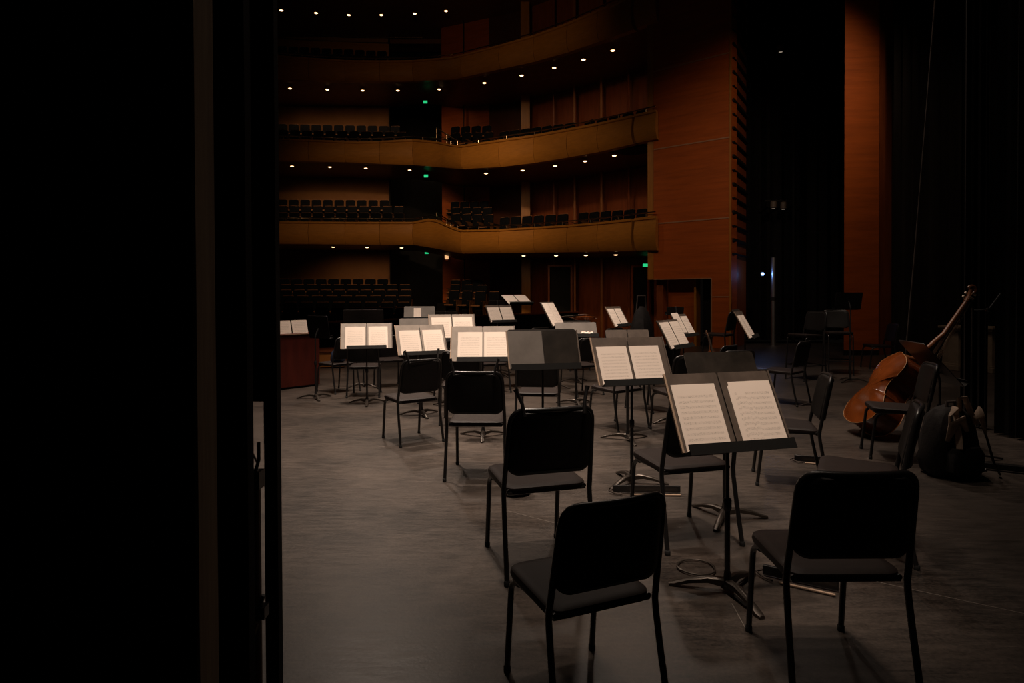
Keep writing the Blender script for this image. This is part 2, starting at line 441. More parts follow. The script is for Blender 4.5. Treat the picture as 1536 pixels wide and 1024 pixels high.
folder(st, .60, .39, 'open tilted score in front of the farthest chair of the left line', ((-1, .005, 0), (1, .005, 0)), pw=.25, ph=.315, gap=.020, cov=cover_light)
st = music_stand(550, 523, 8.5, .22, T30, .52, .34, 'black music stand with the leftmost tall white score')
folder(st, .66, .37, 'white open score on the leftmost stand beside the dark red cabinet', ((-1, 0, 0), (1, 0, 0)), pw=.255, ph=.315, cov=cover_light, gap=.024)
g = None
st = music_stand(546, 491, 10.3, PI + .08, .3, .64, .30, 'black music stand seen from behind, above the leftmost white score')
st = music_stand(680, 512, 8.3, .26, T30 * .8, .54, .36, 'black music stand whose score rises behind the two middle left scores')
folder(st, .60, .37, 'white open score rising behind the two middle left scores', ((-1, 0, 0), (1, 0, 0)), pw=.26, ph=.325, cov=cover_light, gap=.010)
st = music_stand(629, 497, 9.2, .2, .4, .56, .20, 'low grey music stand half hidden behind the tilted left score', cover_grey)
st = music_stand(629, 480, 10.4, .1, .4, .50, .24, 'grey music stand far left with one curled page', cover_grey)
folder(st, .5, .22, 'single curled page on the far left grey stand', ((-1, .04, .01),), cov='none', pw=.12, ph=.19, name='sheet_music', cat='sheet music', blank=True)
st = music_stand(668, 478, 10.8, PI + .1, .35, .42, .14, 'small dark music stand right of the curled page')
st = music_stand(755, 484, 11.4, .62, T30, .54, .34, 'black music stand with a small tilted score, left of the far centre')
folder(st, .56, .35, 'small tilted two page score left of the far centre', pw=.25, ph=.30, edge=False)
st = music_stand(782, 457, 13.0, .62, 1.0, .60, .36, 'farthest high music stand with an almost flat score')
folder(st, .62, .36, 'almost flat pale score on the farthest high stand', pw=.29, ph=.34, edge=False, cov=cover_dark, blank=True)
st = music_stand(745, 461, 12.2, PI + .2, .3, .30, .14, 'tiny dark stand just left of the almost flat score')
st = music_stand(838, 489, 10.0, 1.16, T30, .58, .43, 'black music stand with a tall narrow looking score')
folder(st, .58, .42, 'tall score turned left, standing above the empty grey folder', pw=.26, ph=.40, edge=False, gap=.004)
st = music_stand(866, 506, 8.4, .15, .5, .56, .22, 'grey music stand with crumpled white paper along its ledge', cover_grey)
stx = st
st = music_stand(933, 490, 9.7, 1.0, T30, .52, .34, 'black music stand with a small score before the dark side door')
folder(st, .54, .34, 'small steep score before the dark side door', pw=.24, ph=.30, edge=True)
st = music_stand(945, 531, 6.25, .12, .45, .44, .26, 'brown closed music stand between the second score and the far scores')
folder(st, .44, .25, 'closed brown folder above the second score', (), cov=cover_mat, edge=False)
st = music_stand(1021, 522, 7.2, .92, T30, .56, .36, 'black music stand holding the front one of two steep scores')
folder(st, .56, .35, 'front one of two overlapping steep scores right of centre', pw=.25, ph=.32, edge=False)
st = music_stand(1034, 505, 9.0, .95, T30, .54, .36, 'black music stand holding the rear one of two steep scores')
folder(st, .54, .35, 'rear one of two overlapping steep scores right of centre', ((-1, 0, .06), (1, 0, 0)), pw=.25, ph=.31, edge=False)
st = music_stand(1012, 472, 10.2, PI + .1, .3, .28, .13, 'small dark music stand before the wooden tower')
st = music_stand(1128, 507, 8.2, 1.08, T30, .56, .42, 'black music stand with the rightmost steep score')
folder(st, .56, .38, 'rightmost steep two page score in front of the dark opening', pw=.25, ph=.32, edge=True)
st = music_stand(480, 507, 9.1, PI - .55, .15, .42, .32, 'black music stand seen from behind at the corner of the dark red cabinet', metal_black)
st = music_stand(1271, 464, 10.7, PI + .1, .2, .47, .29, 'high black music stand against the orange wooden pillar', metal_black)
st = music_stand(1424, 574, 6.05, 1.45, .72, .50, .52, 'black music stand leaning its long desk behind the double bass', metal_black)
st = music_stand(868, 489, 10.6, .3, 1.3, .62, .30, 'low flat dark stand that carries a violin')
violin_stand = st

# crumpled paper on the grey stand
def crumple(u, v, D, w, label):
    c = P(u, v, D); m = MB(); rs = []
    for i in range(7):
        x = (i / 6 - .5) * w
        rs.append([(x, y * .03 + random.uniform(-.008, .008), .018 * (1 - y * y) * random.uniform(.4, 1.6) + .004) for y in (-1, -.5, 0, .5, 1)] + [(x, y * .03, 0) for y in (1, -1)])
    m.rings(rs); o = m.build('crumpled_paper', paper_plain, None, False)
    o.location = c; o.rotation_euler = (0, 0, .15)
    tag(o, label, 'paper', 'crumpled papers on the grey stand')
crumple(848, 499, 8.30, .16, 'left crumpled white paper on the grey stand ledge')
crumple(880, 500, 8.30, .15, 'right crumpled white paper on the grey stand ledge')

# ------------------------------------------------------------------ string instruments (local y along the body, z out of the front)
def make_string(name, label, cat, L=1.10, depth=.20, total=1.81, k=None, big=True):
    t = thing(name, label, cat)
    bl = L
    ctrl = [(0, 0), (.012, .10), (.05, .205), (.12, .275), (.22, .305), (.32, .285), (.40, .235), (.425, .232), (.44, .20), (.52, .165), (.60, .168), (.66, .19), (.675, .215), (.70, .215), (.78, .235), (.86, .222), (.93, .155), (.975, .07), (1.0, .03)]
    k = k or bl / 1.10
    ol = [(w * k, y * bl) for y, w in ctrl]
    # refine
    fine = []
    for i in range(len(ol) - 1):
        for j in range(3):
            a = j / 3; fine.append((ol[i][0] * (1 - a) + ol[i + 1][0] * a, ol[i][1] * (1 - a) + ol[i + 1][1] * a))
    fine.append(ol[-1])
    out = [(x, y) for x, y in fine] + [(-x, y) for x, y in reversed(fine[1:])]
    def ring(s, z, c=.45):
        return [(x * s, (y - c * bl) * s + c * bl, z) for x, y in out]
    h = depth / 2
    m = MB(); m.rings([ring(1, -h), ring(1.0, 0), ring(1, h)], cap=False); m.build('rib', bass_side, t)
    for nm, sg in (('front_plate', 1), ('back_plate', -1)):
        m = MB(); a = .06 * k * sg; z = h * sg
        m.rings([ring(1.0, z), ring(1.025, z), ring(1.025, z + .006 * k * sg), ring(.96, z + .010 * k * sg), ring(.8, z + a * .55), ring(.55, z + a * .85), ring(.25, z + a), ring(.02, z + a)])
        m.build(nm, bass_var, t)
        if big:
            m = MB(); m.tube([(x * 1.025, (y - .45 * bl) * 1.025 + .45 * bl, z + .004 * sg) for x, y in out], .0035 * k, 6, loop=True); m.build('binding', bass_edge, t)
    nl = total - bl - .16 * k
    m = MB(); m.tube([(0, bl - .02 * k, -h * .5), (0, bl + .03 * k, h * .35), (0, bl + nl * .5, h + .02 * k), (0, bl + nl, h + .02 * k)], [.04 * k, .032 * k, .024 * k, .02 * k], 10); nk = m.build('neck', neckwood, t)
    m = MB(); rs = []
    for y, w, z in ((bl * .60, .042, h + .10 * k), (bl, .034, h + .062 * k), (bl + nl, .022, h + .045 * k)):
        rs.append([(-w * k, y, z), (w * k, y, z), (w * k, y, z - .016 * k), (-w * k, y, z - .016 * k)])
    m.rings(rs); m.build('fingerboard', ebony, t, False)
    # peg box and scroll
    m = MB(); y0 = bl + nl; zc = h + .02 * k
    m.tube([(0, y0 - .01, zc), (0, y0 + .06 * k, zc - .005 * k), (0, y0 + .12 * k, zc - .03 * k)], [.026 * k, .024 * k, .018 * k], 10)
    sc = [(0, y0 + .12 * k + .05 * k * math.sin(a) * (1 - a / 12), zc - .015 * k + .045 * k * math.cos(a + PI) * (1 - a / 12)) for a in [q * .5 for q in range(17)]]
    m.tube(sc, [.018 * k * (1 - q / 24) for q in range(17)], 8); m.build('scroll', neckwood, t)
    for q in range(4):
        s = 1 if q % 2 else -1
        m = MB(); m.tube([(0, y0 + (.02 + .024 * q) * k, zc - .01 * k), (s * .075 * k, y0 + (.02 + .024 * q) * k, zc - .012 * k)], .006 * k, 6)
        m.tube([(s * .06 * k, y0 + (.02 + .024 * q) * k, zc - .03 * k), (s * .07 * k, y0 + (.02 + .024 * q) * k, zc + .01 * k)], .012 * k, 6); m.build('tuning_peg', string_mat if big else ebony, t)
    m = MB(); m.rings([[(-.075 * k, bl * .42, h + .03 * k), (.075 * k, bl * .42, h + .03 * k), (.045 * k, bl * .42, h + .16 * k), (-.045 * k, bl * .42, h + .16 * k)], [(-.075 * k, bl * .435, h + .03 * k), (.075 * k, bl * .435, h + .03 * k), (.045 * k, bl * .43, h + .16 * k), (-.045 * k, bl * .43, h + .16 * k)]])
    m.build('bridge', bass_edge, t, False)
    m = MB(); m.rings([[(-.02 * k, .03 * k, h + .03 * k), (.02 * k, .03 * k, h + .03 * k), (.02 * k, .03 * k, h + .045 * k), (-.02 * k, .03 * k, h + .045 * k)], [(-.05 * k, bl * .28, h + .10 * k), (.05 * k, bl * .28, h + .10 * k), (.05 * k, bl * .28, h + .115 * k), (-.05 * k, bl * .28, h + .115 * k)]])
    m.build('tailpiece', ebony, t, False)
    for q in range(4):
        x = (q - 1.5) * .02 * k
        m = MB(); m.tube([(x * 1.5, bl * .28, h + .115 * k), (x * 1.5, bl * .427, h + .165 * k), (x * .7, y0, h + .052 * k)], .0022 * k, 5); m.build('string', string_mat, t)
    m = MB(); m.tube([(0, -.075 * k, 0), (0, .0, 0)], .009 * k, 8); m.build('endpin', string_mat, t)
    return t
bass = make_string('double_bass', 'reddish brown double bass seen from its back, leaning to the right behind the chairs', 'double bass', L=.86, depth=.23, total=1.86, k=1.0)
a = Vector((.587, .04, .81)).normalized()
cdir = Vector((-.507, -.857, .08)); cdir = (cdir - a * cdir.dot(a)).normalized()
pdir = Vector((-.81, 0, .587)); pdir = (pdir - a * pdir.dot(a)); pdir = (pdir - cdir * pdir.dot(cdir)).normalized()
nrm = -(cdir * .42 + pdir * .907).normalized(); wx = a.cross(nrm)
org = P(1293, 642, 6.5)
bass.matrix_world = Matrix(((wx.x, a.x, nrm.x, org.x), (wx.y, a.y, nrm.y, org.y), (wx.z, a.z, nrm.z, org.z), (0, 0, 0, 1)))

vio = make_string('violin', 'violin lying on a flat stand above the grey folder', 'violin', L=.36, depth=.035, total=.60, big=False)
vio['group'] = 'violins left on the stage'
c = P(893, 484, 10.65)
vio.matrix_world = Matrix.Translation((c.x, c.y, violin_stand[3] + .125)) @ Matrix.Rotation(1.5, 4, 'Z')
vio2 = copy_tree(vio); vio2['label'] = 'orange violin propped on a chair left of the rightmost steep score'
c = P(1077, 524, 7.2)
vio2.matrix_world = Matrix.Translation((c.x, c.y, .47)) @ Matrix.Rotation(.3, 4, 'Z') @ Matrix.Rotation(1.15, 4, 'X')
for u_, D_, r_, lb in ((772, 10.2, .5, 'violin on the dark chair just left of the tall narrow score'), (735, 9.7, .4, 'violin on the dark chair right of the rising white score'), (704, 13.0, .3, 'violin on the farthest dark chair before the stalls seats')):
    v3 = copy_tree(vio); v3['label'] = lb; g = G(u_, D_)
    v3.matrix_world = Matrix.Translation((g.x, g.y, 0)) @ Matrix.Rotation(r_, 4, 'Z') @ Matrix.Translation((-.26, .06, .49)) @ Matrix.Rotation(-PI / 2, 4, 'Z')
c = G(1085, 7.25); chair(c.x, c.y, .35, 'black chair with an orange violin on its seat')

# ------------------------------------------------------------------ small floor things
def floor_bar(p0, p1, label):
    p0, p1 = Vector(p0), Vector(p1); d = p1 - p0; L = d.length; an = math.atan2(d.y, d.x)
    t = thing('endpin_anchor', label, 'floor bar', (p0 + p1) / 2, an, 'cello endpin bars on the floor')
    m = MB(); m.box((0, .035, .032), (L, .022, .05)); m.build('bar', metal_black, t, False, .004)
    m = MB(); m.box((L * .12, -.03, .009), (L * .72, .014, .010)); m.build('pale_strip', edge_mat, t, False, .003)
    m = MB(); m.tube([(-L / 2, .035, .03), (-L / 2 - .03, .02, .02), (-L / 2 + .02, -.02, .012), (-L / 2 + .06, -.03, .012)], .006, 6); m.build('strap', strap_dark, t)
    return t
floor_bar(F(1142, 866), F(1257, 892), 'black bar with a pale strip on the floor under the large right foreground chair')
floor_bar(F(920, 741), F(1022, 742), 'black bar with a pale strip on the floor behind the nearest chair')
floor_bar(F(1192, 693), F(1248, 697), 'black bar on the floor under the sideways chair at right')
m = MB(); c = F(1045, 853)
m.tube([c + Vector((.095 * math.cos(q * .25) * (1 + .06 * math.sin(q * .7)), .10 * math.sin(q * .25), .008 + .006 * (q % 25) / 25)) for q in range(46)], .0042, 7)
tag(m.build('cable_coil', base_metal), 'loose loop of cable on the floor left of the foreground stand base', 'cable')
def line(u0, v0, u1, v1, w, n):
    a, b = F(u0, v0), F(u1, v1); d = (b - a).normalized(); q = Vector((-d.y, d.x, 0)) * w / 2; z = Vector((0, 0, .0015))
    m = MB(); m.rings([[a - q, a + q, a + q + z, a - q + z], [b - q, b + q, b + q + z, b - q + z]])
    struct('trim_%d' % n, m, strip_m)
strip_m = mat('floor_scratch', (.16, .135, .115), .5)
line(762, 766, 838, 786, .004, 1); line(1290, 867, 1540, 921, .004, 2); line(1098, 905, 1118, 942, .003, 3)

# backpack
c = G(1428, 5.08)
bp = thing('backpack', 'dark bulging backpack with pale straps beside the double bass', 'backpack', c, .2)
m = MB(); rs = []
for z, w, d in ((0, .17, .12), (.03, .22, .16), (.12, .235, .17), (.24, .225, .165), (.36, .20, .15), (.46, .165, .125), (.52, .11, .09), (.545, .04, .04)):
    rs.append([(w * math.copysign(abs(math.cos(q)) ** .7, math.cos(q)) * random.uniform(.86, 1.07) + z * -.06, d * math.copysign(abs(math.sin(q)) ** .7, math.sin(q)) * random.uniform(.86, 1.07), z + random.uniform(-.012, .012) * (z > 0)) for q in [k * 2 * PI / 20 for k in range(20)]])
m.rings(rs); m.build('bag_body', bag_mat, bp, True)
m = MB(); rs = []
for z, w, d in ((.05, .12, .05), (.07, .15, .07), (.2, .15, .07), (.25, .12, .05)):
    rs.append([(w * math.copysign(abs(math.cos(q)) ** .6, math.cos(q)) - .03, -.15 + d * math.copysign(abs(math.sin(q)) ** .6, math.sin(q)), z) for q in [k * 2 * PI / 16 for k in range(16)]])
m.rings(rs); m.build('front_pocket', bag_mat, bp)
for pts in (((-.17, -.13, .30), (-.14, -.15, .42), (-.07, -.16, .47), (-.03, -.17, .38)), ((.08, -.13, .47), (.12, -.15, .52), (.16, -.12, .45), (.17, -.15, .34))):
    m = MB(); m.tube(pts, [.02, .05, .045, .015], 8, flat=.4); m.build('cloth_fold', strap_mat, bp)
for i, pts in enumerate((((-.12, -.10, .40), (-.16, -.14, .5), (-.10, -.13, .56), (-.07, -.1, .50), (-.10, -.16, .36), (-.12, -.19, .25)), ((.0, -.08, .5), (-.03, -.1, .62), (.02, -.1, .63), (.07, -.11, .5), (.10, -.13, .42)))):
    m = MB(); m.tube(pts, .024, 8, flat=.35); m.build('strap', strap_mat, bp)
m = MB(); m.tube([(.10, -.1, .46), (.13, -.12, .52), (.17, -.1, .44), (.20, -.13, .30), (.25, -.14, .12), (.30, -.15, .02)], .018, 8, flat=.4); m.build('dangling_strap', strap_dark, bp)
m = MB(); m.tube([(-.05, 0, .52), (-.04, 0, .58), (.03, 0, .58), (.04, 0, .52)], .012, 8); m.build('handle', strap_dark, bp)

# dark bags at the back
def bag(name, u, D, w, h, m_, label, cat='bag', z0=0.0):
    c = G(u, D); c.z = z0
    t = thing(name, label, cat, c, .3)
    m = MB(); rs = []
    for z, k in ((0, .8), (.08, 1), (.4, 1), (.7, .85), (.92, .55), (1, .15)):
        rs.append([(w / 2 * k * math.cos(q) * random.uniform(.86, 1.1), w / 2.6 * k * math.sin(q) * random.uniform(.86, 1.1), z * h) for q in [j * 2 * PI / 14 for j in range(14)]])
    m.rings(rs); m.build('bag_body', m_, t)
    m = MB(); m.tube([(-w * .2, 0, h * .93), (-w * .15, 0, h * 1.15), (w * .15, 0, h * 1.15), (w * .2, 0, h * .93)], .014, 8); m.build('handle', strap_dark, t)
    return t
bag('gig_bag', 962, 11.5, .5, 1.25, bag_mat, 'black glossy bag heap below the dark side door')
bag('shoulder_bag', 506, 9.75, .22, .2, blue_cloth, 'navy blue bag on the chair by the dark red cabinet', z0=.455)
bag('cloth_bundle', 775, 4.6, .2, .28, bag_mat, 'black bag on the floor between the two middle left chairs')
# dark instrument case behind the empty desk
c = G(1108, 6.6); t = thing('instrument_case', 'black instrument case below the rightmost steep score', 'case', c, .2)
m = MB(); rs = [[(x, y, z) for x, y in rpoly(.30 * k, .13 * k, .06, 4)] for z, k in ((.58, .94), (.60, 1), (.66, 1), (.68, .94))]
m.rings(rs); m.build('case_shell', metal_black, t)
for s in (-1, 1):
    m = MB(); m.box((s * .15, -.132, .63), (.03, .01, .03)); m.build('latch', chrome, t, False)
m = MB(); rs = [[(x, y, z) for x, y in rpoly(.24 * k, .11 * k, .03, 3)] for z, k in ((0, 1), (.58, .95))]
m.rings(rs); m.build('case_stand', metal_black, t)

# ------------------------------------------------------------------ dark red cabinet with score
a = F(404, 587); b = F(480, 578); d = (b - a); an = math.atan2(d.y, d.x); W = d.length + .3
ctr = b - d.normalized() * W / 2 + Vector((-math.sin(an), math.cos(an), 0)) * .3
cab = thing('music_cabinet', 'dark red wooden cabinet at the left edge of the stage', 'cabinet', ctr, an)
m = MB(); m.box((0, 0, .43), (W, .6, .80)); m.build('body', darkred, cab, False, .008)
m = MB(); m.box((0, 0, .845), (W + .03, .63, .025)); m.build('top', darkred, cab, False, .006)
m = MB(); m.box((0, 0, .02), (W - .06, .55, .04)); m.build('plinth', blackpaint, cab, False)
m = MB(); m.box((0, -.317, .853), (W + .02, .006, .008)); m.build('edge_strip', edge_mat, cab, False)
f = thing('sheet_music', 'open score standing on top of the dark red cabinet', 'sheet music', ctr + Vector((math.sin(an) * .12, -math.cos(an) * .12, .858)), an, FG)
for s in (-1, 1):
    m = MB(); m.box((0, 0, 0), (.27, .215, .003)); pg = m.build('page', paper, f, False)
    pg.matrix_local = Matrix.Translation((.19 + s * .145, 0, .105)) @ (Matrix.Rotation(-.25, 3, 'X') @ Matrix(((1, 0, 0), (0, 0, -1), (0, 1, 0)))).to_4x4()
m = MB(); m.box((.19, .03, .09), (.5, .01, .18), Matrix.Rotation(-.25, 3, 'X')); m.build('back_board', cover_dark, f, False)

c = P(470, 552, 12.9); t = thing('podium', 'orange wooden podium glimpsed behind the dark red cabinet', 'podium', (c.x - .1, c.y + .5, 0), .2)
m = MB(); m.box((0, 0, .17), (1.2, 1.0, .30)); m.build('riser', mat('podium_wood', (.55, .2, .045), .4), t, False, .01)
m = MB(); m.box((0, 0, .335), (1.24, 1.04, .03)); m.build('top_board', wood_dark, t, False, .006)
m = MB(); m.box((0, 0, .01), (1.1, .9, .02)); m.build('base', blackpaint, t, False)

# ------------------------------------------------------------------ setting: floors
m = MB(); m.add([(-7, -2, 0), (14, -2, 0), (14, 19.5, 0), (2.2, 19.5, 0), (-7, 13.0, 0), (-7, -2, -.3), (14, -2, -.3), (14, 19.5, -.3), (2.2, 19.5, -.3), (-7, 13.0, -.3)],
             [(0, 1, 2, 3, 4), (5, 9, 8, 7, 6), (0, 5, 6, 1), (1, 6, 7, 2), (2, 7, 8, 3), (3, 8, 9, 4), (4, 9, 5, 0)])
struct('floor', m, stage_floor)
m = MB(); m.box((-2, 24, -1.3), (40, 26, .2)); struct('floor', m, blackpaint)

m = MB(); m.rings([[(-6.9, 12.9, 0), (-6.9, 13.05, 0), (-6.9, 13.05, .8), (-6.9, 12.9, .8)], [(2.0, 19.2, 0), (2.0, 19.35, 0), (2.0, 19.35, .95), (2.0, 19.2, .95)]]); pit = struct('wall_front', m, blackpaint)
m = MB(); m.rings([[(-6.9, 12.86, .8), (-6.9, 13.09, .8), (-6.9, 13.09, .84), (-6.9, 12.86, .84)], [(2.0, 19.16, .95), (2.0, 19.39, .95), (2.0, 19.39, .99), (2.0, 19.16, .99)]]); m.build('rail_cap', wood_dark, pit, False)
def interp(tab, u):
    if u <= tab[0][0]: return tab[0][1:]
    for p, q in zip(tab, tab[1:]):
        if u <= q[0]:
            t = (u - p[0]) / (q[0] - p[0]); return tuple(x + (y - x) * t for x, y in zip(p[1:], q[1:]))
    return tab[-1][1:]
# plan of the balcony fronts: picture column, depth ; per level top and bottom rows
PLAN = [(340, 25.6), (400, 25.9), (460, 26.1), (520, 26.2), (570, 26.2), (620, 26.1), (655, 25.6), (690, 24.4), (750, 23.2), (800, 22.5), (850, 21.5), (900, 20.4), (950, 19.3), (985, 18.6)]
WALL = [(340, 29.5), (586, 29.5)]
SIDE = [(664, 28.6), (735, 27.6), (783, 26.9), (862, 25.2), (902, 24.2), (968, 22.6), (1010, 21.6)]
LEV = {
 'lower': [(340, 330, 365), (410, 332, 366), (520, 333, 367), (620, 333, 368), (650, 327, 373), (690, 345, 381), (750, 344, 380), (800, 341, 379.5), (860, 337, 379), (900, 333.5, 378), (950, 328, 377), (985, 324, 376)],
 'middle': [(340, 203, 239), (410, 208, 241), (470, 210, 242.5), (530, 213, 244), (570, 212, 246), (620, 209, 248), (655, 212, 251), (690, 219, 254), (750, 210, 251), (800, 203, 245), (850, 194, 237), (900, 184.5, 228), (950, 173, 216), (985, 165, 208)],
 'upper': [(340, 75, 112), (410, 83, 118), (460, 87, 120), (520, 91, 122), (570, 91.5, 122.5), (620, 91, 122), (680, 86, 119), (740, 71, 106), (800, 54, 93), (850, 36, 79), (900, 15, 62), (950, -8, 44), (985, -25, 30)],
}
JOINTS = [340, 405, 463, 518, 570, 620, 693, 750, 802, 852, 898, 949, 953, 985]
def fr(level, u):
    D, = interp(PLAN, u); vt, vb = interp(LEV[level], u)
    return P(u, vb, D), P(u, vt, D)
def normal_at(u):
    a = G(u - 4, interp(PLAN, u - 4)[0]); b = G(u + 4, interp(PLAN, u + 4)[0]); d = (b - a).normalized()
    return Vector((d.y, -d.x, 0))
def wallpt(u):
    if u < 600: return G(u, 29.6)
    return G(u, interp(SIDE, max(u, 664))[0] + 0.1) if u >= 664 else G(u, 29.6 - (u - 600) / 64)
BAL = {}
def balcony(level, label):
    t = thing('balcony', label, 'balcony', (0, 0, 0), 0, 'curved wooden balconies of the hall')
    BAL[level] = t
    for a, b in zip(JOINTS, JOINTS[1:]):
        if (a, b) == (949, 953): continue
        m = MB(); rs = []; n = max(2, int((b - a) / 12))
        for i in range(n + 1):
            u = a + .25 + (b - a - .5) * i / n
            pb, pt = fr(level, u); nn = normal_at(u); h = pt.z - pb.z
            prof = [(-.22, .0), (-.05, .02), (.04, .15), (.09, .4), (.09, .6), (.05, .82), (.03, .9), (.07, .93), (.07, 1.0), (-.1, 1.0), (-.14, .9), (-.16, .1)]
            rs.append([Vector((pb.x + nn.x * o, pb.y + nn.y * o, pb.z + s * h)) for o, s in prof])
        m.rings(rs); m.build('fascia_panel', wood_front, t)
    us = [340 + 14 * i for i in range(47)]
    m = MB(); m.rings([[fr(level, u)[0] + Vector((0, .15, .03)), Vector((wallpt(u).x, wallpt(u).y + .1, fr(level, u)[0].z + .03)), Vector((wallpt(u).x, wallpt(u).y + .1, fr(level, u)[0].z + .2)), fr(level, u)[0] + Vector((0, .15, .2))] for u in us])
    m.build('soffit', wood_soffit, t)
    m = MB(); m.tube([fr(level, u)[1] + Vector((0, .08, .14)) for u in us], .022, 6); m.build('handrail', brass, t)
    for i in range(0, 47, 3):
        q = fr(level, us[i])[1]
        m = MB(); m.tube([q + Vector((0, .08, -.02)), q + Vector((0, .08, .14))], .018, 6); m.build('rail_post', brass, t)
    return t
balcony('lower', 'lowest of the three curved wooden balconies')
balcony('middle', 'middle one of the three curved wooden balconies')
balcony('upper', 'topmost of the three curved wooden balconies, mostly dark')
# short aisle rails at the corner of the lower two balconies
for lv, (va, vb), nm in (('lower', (319, 343), 'lowest'), ('middle', (192, 216), 'middle')):
    t = BAL[lv]
    p0, p1 = P(655, va, 25.75), P(686, vb - 4, 24.6)
    m = MB(); m.tube([p0, p1], .025, 6); m.build('aisle_rail', brass, t)
    m = MB(); m.tube([p0 - Vector((0, 0, .22)), p1 - Vector((0, 0, .2))], .02, 6); m.build('aisle_rail', brass, t)
    for q in (0, .5, 1):
        p = p0.lerp(p1, q); m = MB(); m.tube([p + Vector((0, 0, .02)), p - Vector((0, 0, .55))], .02, 6); m.build('rail_post', brass, t)

# rear and side walls of the hall
def wallstrip(name, pts, z0, z1, th, m_):
    m = MB(); rs = []
    for p in pts: rs.append([(p.x, p.y, z0), (p.x, p.y + th, z0), (p.x, p.y + th, z1), (p.x, p.y, z1)])
    m.rings(rs); return struct(name, m, m_)
wallstrip('wall_rear', [G(u, 29.7) for u in (330, 420, 500, 586)], -1.2, 15, .2, wall_tan)
wallstrip('wall_recess', [G(575, 31.2), G(690, 31.2)], -1.2, 15, .2, blackpaint)
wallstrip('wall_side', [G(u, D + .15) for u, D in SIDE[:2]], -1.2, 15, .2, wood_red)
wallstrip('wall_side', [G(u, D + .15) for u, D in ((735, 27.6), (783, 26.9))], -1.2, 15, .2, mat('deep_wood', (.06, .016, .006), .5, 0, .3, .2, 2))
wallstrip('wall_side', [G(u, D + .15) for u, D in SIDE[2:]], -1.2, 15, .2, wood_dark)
wood_trim = mat('trim_wood', (.27, .09, .02), .45)
n = 4
for u, D, w, m_ in ((789, 26.3, .36, wood_gold), (831, 25.6, .04, wood_dark), (862, 24.9, .07, wood_trim), (902, 23.9, .07, wood_trim), (943, 22.9, .05, wood_dark), (697, 28.0, .03, blackpaint), (586, 29.5, .05, blackpaint)):
    c = G(u, D); m = MB(); m.box((c.x, c.y, 6.8), (w, .14, 16)); struct('trim_%d' % n, m, m_); n += 1
# doors in the side wall
def doorset(u0, u1, vt, D, k):
    a, b = P(u0, vt, D), P(u1, vt, D); m = MB()
    m.rings([[(a.x, a.y, -1.1), (b.x, b.y, -1.1), (b.x, b.y, a.z), (a.x, a.y, a.z)], [(a.x, a.y + .06, -1.1), (b.x, b.y + .06, -1.1), (b.x, b.y + .06, a.z), (a.x, a.y + .06, a.z)]])
    o = struct('door_%d' % k, m, blackpaint)
    fm = MB()
    for q in (a, b): fm.box((q.x, q.y - .01, (a.z - 1.1) / 2), (.07, .10, a.z + 1.1))
    fm.box(((a.x + b.x) / 2, (a.y + b.y) / 2 - .01, a.z + .03), ((b.x - a.x) + .07, .10, .07)); fm.build('door_frame', wood_dark, o, False)
doorset(823, 857, 400, 25.0, 1); doorset(948, 972, 401, 22.3, 2)
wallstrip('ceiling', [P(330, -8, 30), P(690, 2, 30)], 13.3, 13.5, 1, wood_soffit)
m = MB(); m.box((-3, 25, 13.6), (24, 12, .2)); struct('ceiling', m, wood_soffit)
# tan back panels behind the top balcony
m = MB(); p0, p1 = P(400, 58, 29.3), P(583, 66, 29.3)
m.rings([[(p0.x, p0.y, p0.z - .75), (p0.x, p0.y + .1, p0.z - .75), (p0.x, p0.y + .1, p0.z), (p0.x, p0.y, p0.z)], [(p1.x, p1.y, p1.z - .55), (p1.x, p1.y + .1, p1.z - .55), (p1.x, p1.y + .1, p1.z), (p1.x, p1.y, p1.z)]])
struct('wall_top', m, wood_front)
m = MB(); m.tube([P(400, 48, 28.6), P(520, 56, 28.6), P(634, 57, 28.6)], .03, 6)
tag(m.build('gallery_rail', brass), 'thin high handrail above the topmost balcony seats', 'handrail')

# ------------------------------------------------------------------ theatre seats (face -y)
seat_trim_glint = mat('theatre_seat_trim_glint', (.26, .11, .045), .5)  # wood of the back trim, also the painted light on cushion fronts
seat0 = thing('theatre_seat', 'x', 'theatre seat')
m = MB(); m.rings([[(x, .12 + .10 * (z + .3) + yy, .62 + z) for x, z in rpoly(.205, .33, .06, 3)] for yy in (-.03, .04)]); m.build('seat_back', seatblue, seat0)
m = MB(); m.rings([[(x, -.02 + y, z) for x, y in rpoly(.195, .2, .05, 3)] for z in (.38, .47)]); m.build('cushion', seatblue, seat0)
for s in (-1, 1):
    m = MB(); m.box((s * .222, -.02, .60), (.026, .34, .03)); m.box((s * .222, .05, .31), (.022, .2, .58)); m.build('armrest', seatwood, seat0, False)
m = MB(); m.box((0, -.225, .44), (.38, .016, .05)); m.build('cushion_glint', seat_trim_glint, seat0, False)  # paler strip stands in for light catching the cushion front
m = MB(); m.box((0, .20, .955), (.36, .02, .022)); m.build('back_trim', seat_trim_glint, seat0, False)
seat_used = [False]
